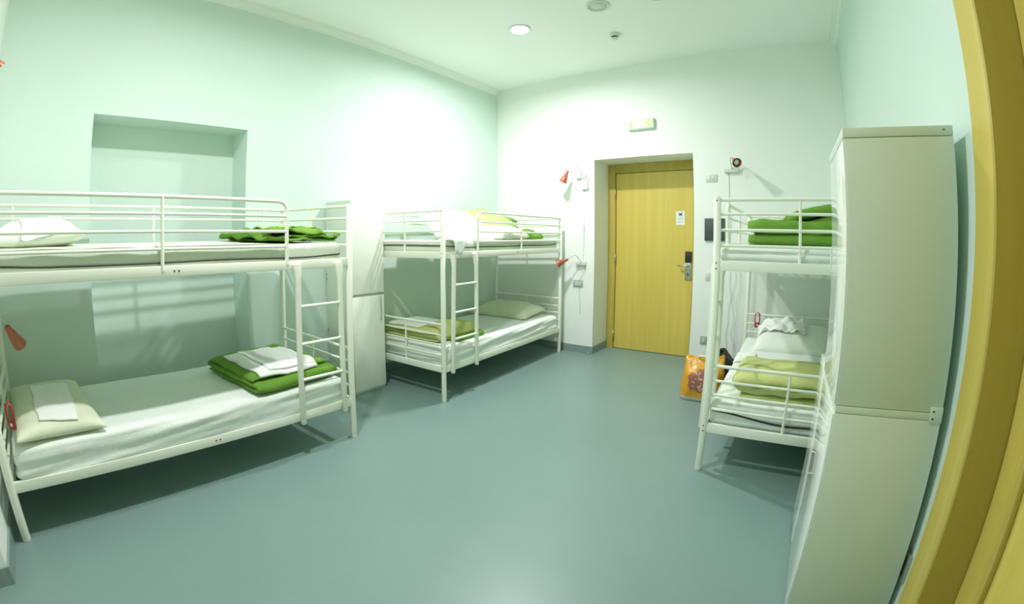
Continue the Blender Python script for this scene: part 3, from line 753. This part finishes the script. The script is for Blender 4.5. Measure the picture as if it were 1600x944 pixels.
put('pillow', pillow_bm(0.26, 0.34, 0.15, 26), M['limelight'], 'lime pillow propped on top of the white pillow, far corner top bunk', 'pillow', (0.50, 5.33, 1.555), (0.10, 0.38, 0.05), 'bed pillows')
put('green_blanket', fold_bm(0.34, 0.30, 2, 0.045, 27, 0.014), M['green'], 'green blanket corner showing beside the lime pillow on the top bunk', 'blanket', (0.47, 5.66, 1.545), (0.05, 0.3, 0.2))
put('quilt', fold_bm(0.42, 0.48, 3, 0.036, 28, 0.02), M['green'], 'small bright green folded quilt at the head of the far corner top bunk', 'quilt', (0.66, 5.76, 1.358), (0, 0, 0.1), 'folded quilts')

# ---- end-on bed, lower bunk
pCl = put('pillow', pillow_bm(0.37, 0.25, 0.16, 31), M['pillow_w'], 'white pillow at the head of the lower bunk beside the tall locker', 'pillow', (3.64, 5.72, 0.500), (0.30, 0.0, -0.02), 'bed pillows')
bm = drape_bm([(3.30, 5.66), (3.74, 5.62), (3.70, 5.98), (3.34, 5.94)], [pCl, mCl], 0.006, amp=0.10, seed=33)
tag(link('crumpled_towel', bm, M['sheet_w'], None, True), 'crumpled white towel heaped on the pillow beside the tall locker', 'towel')
def ridge(a, b, h, seed):
    bm = shell(a, b, h, min(a, b, h)*0.9, 14, 12, 6, lambda p, n: n*(fn((p.x, p.y, p.z), 9, seed)*0.035) + Vector((0, 0, fn((p.x, p.y, 0), 7, seed+1)*0.03)))
    return bm
qCl = put('quilt', fold_bm(0.76, 0.56, 3, 0.052, 35, 0.014, dome=0.02, drift=0.03), M['lime'], 'thick yellow-green quilt folded behind the foot rails beside the tall locker', 'quilt', (3.66, 4.42, 0.437), (0, 0, 0.02), 'folded quilts')
bpy.context.view_layer.update()
gl = link('green_lining', fold_bm(0.66, 0.575, 1, 0.020, 38, 0.012), M['green'], qCl, True, (0.03, 0.0, 0.096)); gl['label'] = 'dark green lining between the folds'
bm = drape_bm([(3.165, 5.02), (3.335, 5.06), (3.32, 5.36), (3.17, 5.34)], [mCl], 0.012, amp=0.01, seed=36)
tag(link('folded_cloth', bm, M['sheet_w'], None, True), 'small white folded cloth near the pillow on the end-on lower bunk', 'cloth')
bm = drape_bm([(3.24, 4.99), (3.345, 5.03), (3.343, 5.055), (3.24, 5.015)], [mCl], 0.006, amp=0.001, seed=37)
tag(link('dark_edge', bm, M['darkplate'], None, True), 'thin dark object at the edge of the small folded cloth', 'dark_edge')  # added strip for the dark edge of the folded cloth, no actual device
# ---- end-on bed, top bunk
put('pillow', pillow_bm(0.36, 0.24, 0.13, 41), M['pillow_w'], 'white pillow half hidden behind the big green quilt on the top bunk', 'pillow', (3.60, 5.66, 1.400), (0.14, 0, 0), 'bed pillows')
qc = put('quilt', fold_bm(0.84, 0.62, 2, 0.082, 43, 0.030, drift=0.03, wav=4), M['green'], 'big thick dark green quilt folded on the top bunk beside the tall locker', 'quilt', (3.64, 4.62, 1.343), (0, 0, 0.02), 'folded quilts')
bm = fold_bm(0.66, 0.54, 2, 0.060, 44, 0.030, drift=0.05, wav=5)
bmesh.ops.transform(bm, matrix=Matrix.Translation((3.79, 4.66, 1.475)) @ Euler((0.02, -0.20, 0.03)).to_matrix().to_4x4(), verts=bm.verts[:])
f2 = link('raised_fold', bm, M['green'], None, True); f2.parent = qc; bpy.context.view_layer.update(); f2.matrix_parent_inverse = qc.matrix_world.inverted()
put('green_blanket', fold_bm(0.30, 0.40, 2, 0.022, 46, 0.012), M['lime'], 'thin pale green blanket corner poking out beside the dark green quilt', 'blanket', (3.34, 5.14, 1.343), (0, 0, 0.1))

# ------------------------------------------------------------------ lockers
def seam(bm, x0, x1, y0, y1, z0, z1): box(bm, x0, x1, y0, y1, z0, z1)
# narrow double locker between the two left bunks
la = empty('narrow_locker', 'narrow white two-door locker standing between the two bunk beds', 'locker', (0, 3.62, 0), (0, 0, 0.012))
bm = bmesh.new(); box(bm, 0.020, 0.385, 0, 0.362, 0.0, 1.702, 0.003); bd = link('body', bm, M['locker'], la, 'auto')
for (z0, z1) in ((0.03, 0.868), (0.892, 1.690)):
    bm = bmesh.new(); box(bm, 0.386, 0.404, 0.006, 0.356, z0, z1, 0.003); dr = link('door', bm, M['locker_door'], la, 'auto')
    if z0 < 0.5:
        bm = bmesh.new(); tube(bm, bend([(0.408, 0.314, 0.862), (0.414, 0.312, 0.80), (0.410, 0.318, 0.73), (0.415, 0.316, 0.68), (0.410, 0.312, 0.64)], 0.03, 4), 0.005, 8, flat=0.6)
        h = link('strap_handle', bm, M['plastic_grey'], dr, True); h['label'] = 'dark grey pull strap'
bm = bmesh.new(); box(bm, 0.38, 0.394, 0.004, 0.358, 0.868, 0.892); link('joint_gap', bm, M['plastic_grey'], la)
for z in (0.55, 1.02, 1.06):
    bm = bmesh.new(); tube(bm, [(0.024, -0.003, z-0.014), (0.024, -0.003, z+0.014)], 0.004, 8); link('hinge', bm, M['steel'], la, True)

# tall locker at the right: two stacked units, and a low one beyond it
tl = empty('tall_locker', 'tall white two-part locker filling the right side in front of the mint wall', 'locker', (3.7547, 2.9467, 0), (-0.0184, -0.0135, 0.0149))
WD, DP = 0.359, 0.482
zj0, zj1 = 0.838, 0.862
bm = bmesh.new(); box(bm, 0.004, WD, 0, DP, 0.005, zj0, 0.002); link('lower_body', bm, M['locker'], tl, 'auto')
bm = bmesh.new(); box(bm, 0.004, WD, 0, DP, zj1+0.004, 1.704, 0.002); link('upper_body', bm, M['locker'], tl, 'auto')
bm = bmesh.new(); box(bm, 0.006, WD, 0.001, DP-0.001, zj0+0.0015, zj1+0.0025, 0.001); link('joining_strip', bm, M['locker'], tl, 'auto')
bm = bmesh.new(); box(bm, 0.0, WD, -0.001, DP, 1.706, 1.737, 0.002); link('top_cap', bm, M['locker'], tl, 'auto')
bm = bmesh.new(); lathe(bm, [(0, 0.001), (0.003, 0.001), (0.003, -0.001)], 10, mtx=Matrix.Translation((WD-0.03, -0.001, 1.724)) @ Matrix.Rotation(PI/2, 4, 'X')); link('cap_screw', bm, M['bolt'], tl)
bm = bmesh.new(); box(bm, WD-0.040, WD+0.001, -0.004, 0.001, 0.834, 0.884, 0.001); br = link('joint_bracket', bm, M['locker'], tl, 'auto')
bm = bmesh.new()
for z in (0.847, 0.871): lathe(bm, [(0, 0.0055), (0.0035, 0.0055), (0.0035, 0.003)], 12, mtx=Matrix.Translation((WD-0.030, 0, z)) @ Matrix.Rotation(PI/2, 4, 'X'))
link('screw', bm, M['bolt'], br)
for (z0, z1) in ((0.02, 0.834), (0.868, 1.700)):
    bm = bmesh.new(); box(bm, -0.001, 0.0035, 0.006, DP-0.006, z0, z1, 0.001); dd = link('door', bm, M['locker_door'], tl, 'auto')
    bm = bmesh.new(); tube(bm, bend([(0.002, DP-0.05, z0+0.40), (-0.008, DP-0.05, z0+0.40), (-0.008, DP-0.05, z0+0.50), (0.002, DP-0.05, z0+0.50)], 0.006, 3), 0.003, 8); link('handle', bm, M['plastic'], dd, True)
lw = empty('low_locker', 'low white locker hidden behind the tall locker, touching the bunk rails', 'locker', (3.7547-0.0075, 2.9467+0.492, 0), (0, 0, 0.0149))
bm = bmesh.new(); box(bm, 0.016, WD, 0, 0.335, 0, 0.862, 0.003); link('body', bm, M['locker'], lw, 'auto')
bm = bmesh.new(); box(bm, -0.002, 0.014, 0.004, 0.331, 0.02, 0.850, 0.003); link('door', bm, M['locker_door'], lw, 'auto')

# ------------------------------------------------------------------ loose things
def bag_bm():
    n = 44; zs = [0, 0.004, 0.02, 0.05, 0.09, 0.14, 0.19, 0.24, 0.28, 0.32, 0.35, 0.375, 0.39]
    bm = bmesh.new(); R = []
    for z in zs:
        t = z/0.39
        a = 0.205*(1-0.10*t**2) * (0.93 if z == 0 else 1); b = 0.135*(1-0.78*max(0, t-0.62)/0.38) * (0.9 if z == 0 else 1)
        ring = []
        for k in range(n):
            an = 2*PI*k/n; c, s = math.cos(an), math.sin(an)
            x = a*math.copysign(abs(c)**0.5, c); y = b*math.copysign(abs(s)**0.55, s)
            q = fn((x*1.0, y*1.0, z*0.6), 13, 2)*0.016 + fn((x, y, z), 28, 4)*0.008
            q *= min(1, z/0.05)
            x += q*c*1.2; y += q*s*1.4
            zz = z + (fn((x, y, 0), 9, 7)*0.05*max(0, t-0.6)/0.4)
            if t > 0.7: zz += 0.010*math.cos(2*an)*(t-0.7)/0.3
            ring.append(bm.verts.new((x, y, zz)))
        R.append(ring)
    for A, B in zip(R, R[1:]):
        for k in range(n): bm.faces.new((A[k], A[(k+1) % n], B[(k+1) % n], B[k]))
    bm.faces.new(R[0][::-1])
    c = bm.verts.new((0, 0, 0.33))
    for k in range(n): bm.faces.new((R[-1][k], R[-1][(k+1) % n], c))
    return bm
bg = empty('shopping_bag', 'stuffed orange and plum printed shopping bag on the floor by the bunk', 'bag', (2.885, 5.365, 0), (0, 0, 0.10))
link('bag_body', bag_bm(), M['bag'], bg, True); bg.scale = (0.90, 0.95, 0.94)
for s in (-1, 1):
    bm = bmesh.new(); tube(bm, bend([(-0.07, s*0.028, 0.36), (-0.055, s*0.04, 0.415), (0.05, s*0.05, 0.405), (0.07, s*0.03, 0.355)], 0.04, 5), 0.008, 8, flat=0.4); h = link('handle', bm, M['sheet_w'], bg, True); h['label'] = 'white carrying handle'
def lump(a, b, h, seed, amp=0.04):
    bm = shell(a, b, h, min(a, b, h)*0.85, 12, 12, 8, lambda p, n: n*(fn((p.x, p.y, p.z), 7, seed)*amp + fn((p.x, p.y, p.z), 16, seed)*amp*0.4))
    return bm
bp = empty('backpack', 'black backpack slumped behind the orange bag beneath the cords', 'backpack', (2.965, 5.76, 0), (0, 0, 0.2))
bm = lump(0.13, 0.15, 0.165, 3); bmesh.ops.translate(bm, vec=(0, 0, 0.180), verts=bm.verts[:])
for v in bm.verts: v.co.z = max(v.co.z, 0.0)
link('body', bm, M['black'], bp, True)
bm = bmesh.new(); tube(bm, bend([(-0.09, -0.14, 0.12), (-0.12, -0.17, 0.28), (-0.05, -0.10, 0.375), (0.02, -0.02, 0.35)], 0.06, 5), 0.012, 8, flat=0.4); link('strap', bm, M['black'], bp, True)
bm = bmesh.new(); tube(bm, bend([(-0.12, 0.02, 0.34), (-0.10, 0.0, 0.40), (-0.04, 0.0, 0.40), (-0.03, 0.02, 0.34)], 0.03, 5), 0.007, 8, flat=0.5); link('handle', bm, M['black'], bp, True)

def red_tag(label, loc, rot, s=1.0):
    e = empty('key_tag', label, 'key tag', loc, rot, 'red tags hung on the bunk rails')
    bm = bmesh.new(); pts = [(-0.018, 0, 0.0), (-0.022, 0, -0.05), (-0.018, 0, -0.115), (0.018, 0, -0.115), (0.022, 0, -0.05), (0.018, 0, 0.0), (0, 0, 0.014)]
    tube(bm, [tuple(c*s for c in p) for p in pts], 0.0055*s, 8, closed=True); link('loop', bm, M['tagred'], e, True)
    bm = bmesh.new(); box(bm, -0.019*s, 0.019*s, -0.006*s, 0.006*s, -0.128*s, -0.080*s, 0.004*s); t = link('padlock_body', bm, M['tagred'], e, 'auto')
    bm = bmesh.new(); box(bm, -0.007*s, 0.009*s, -0.0085*s, -0.005*s, -0.108*s, -0.092*s, 0.002*s); w1 = link('white_dot', bm, M['tagwhite'], t, 'auto'); w1['label'] = 'white mark'
    return e
red_tag('red tag hooked on the bed post beside the cream pillow', (1.085, 1.098, 0.668), (0.12, 0.1, 0.9), 1.0)
red_tag('red tag hanging from the far head rails beside the crumpled towel', (3.262, 6.088, 0.668), (0, 0, 0.25), 1.05)
bm = bmesh.new(); tube(bm, bend([(0.82, 3.085, 0.43), (0.90, 3.125, 0.475), (0.955, 3.135, 0.44), (0.93, 3.128, 0.385), (0.84, 3.118, 0.375)], 0.04, 5), 0.0045, 8)
tag(link('black_strap', bm, M['black'], None, True), 'black strap loop hanging through the foot rails under the green quilt', 'strap')
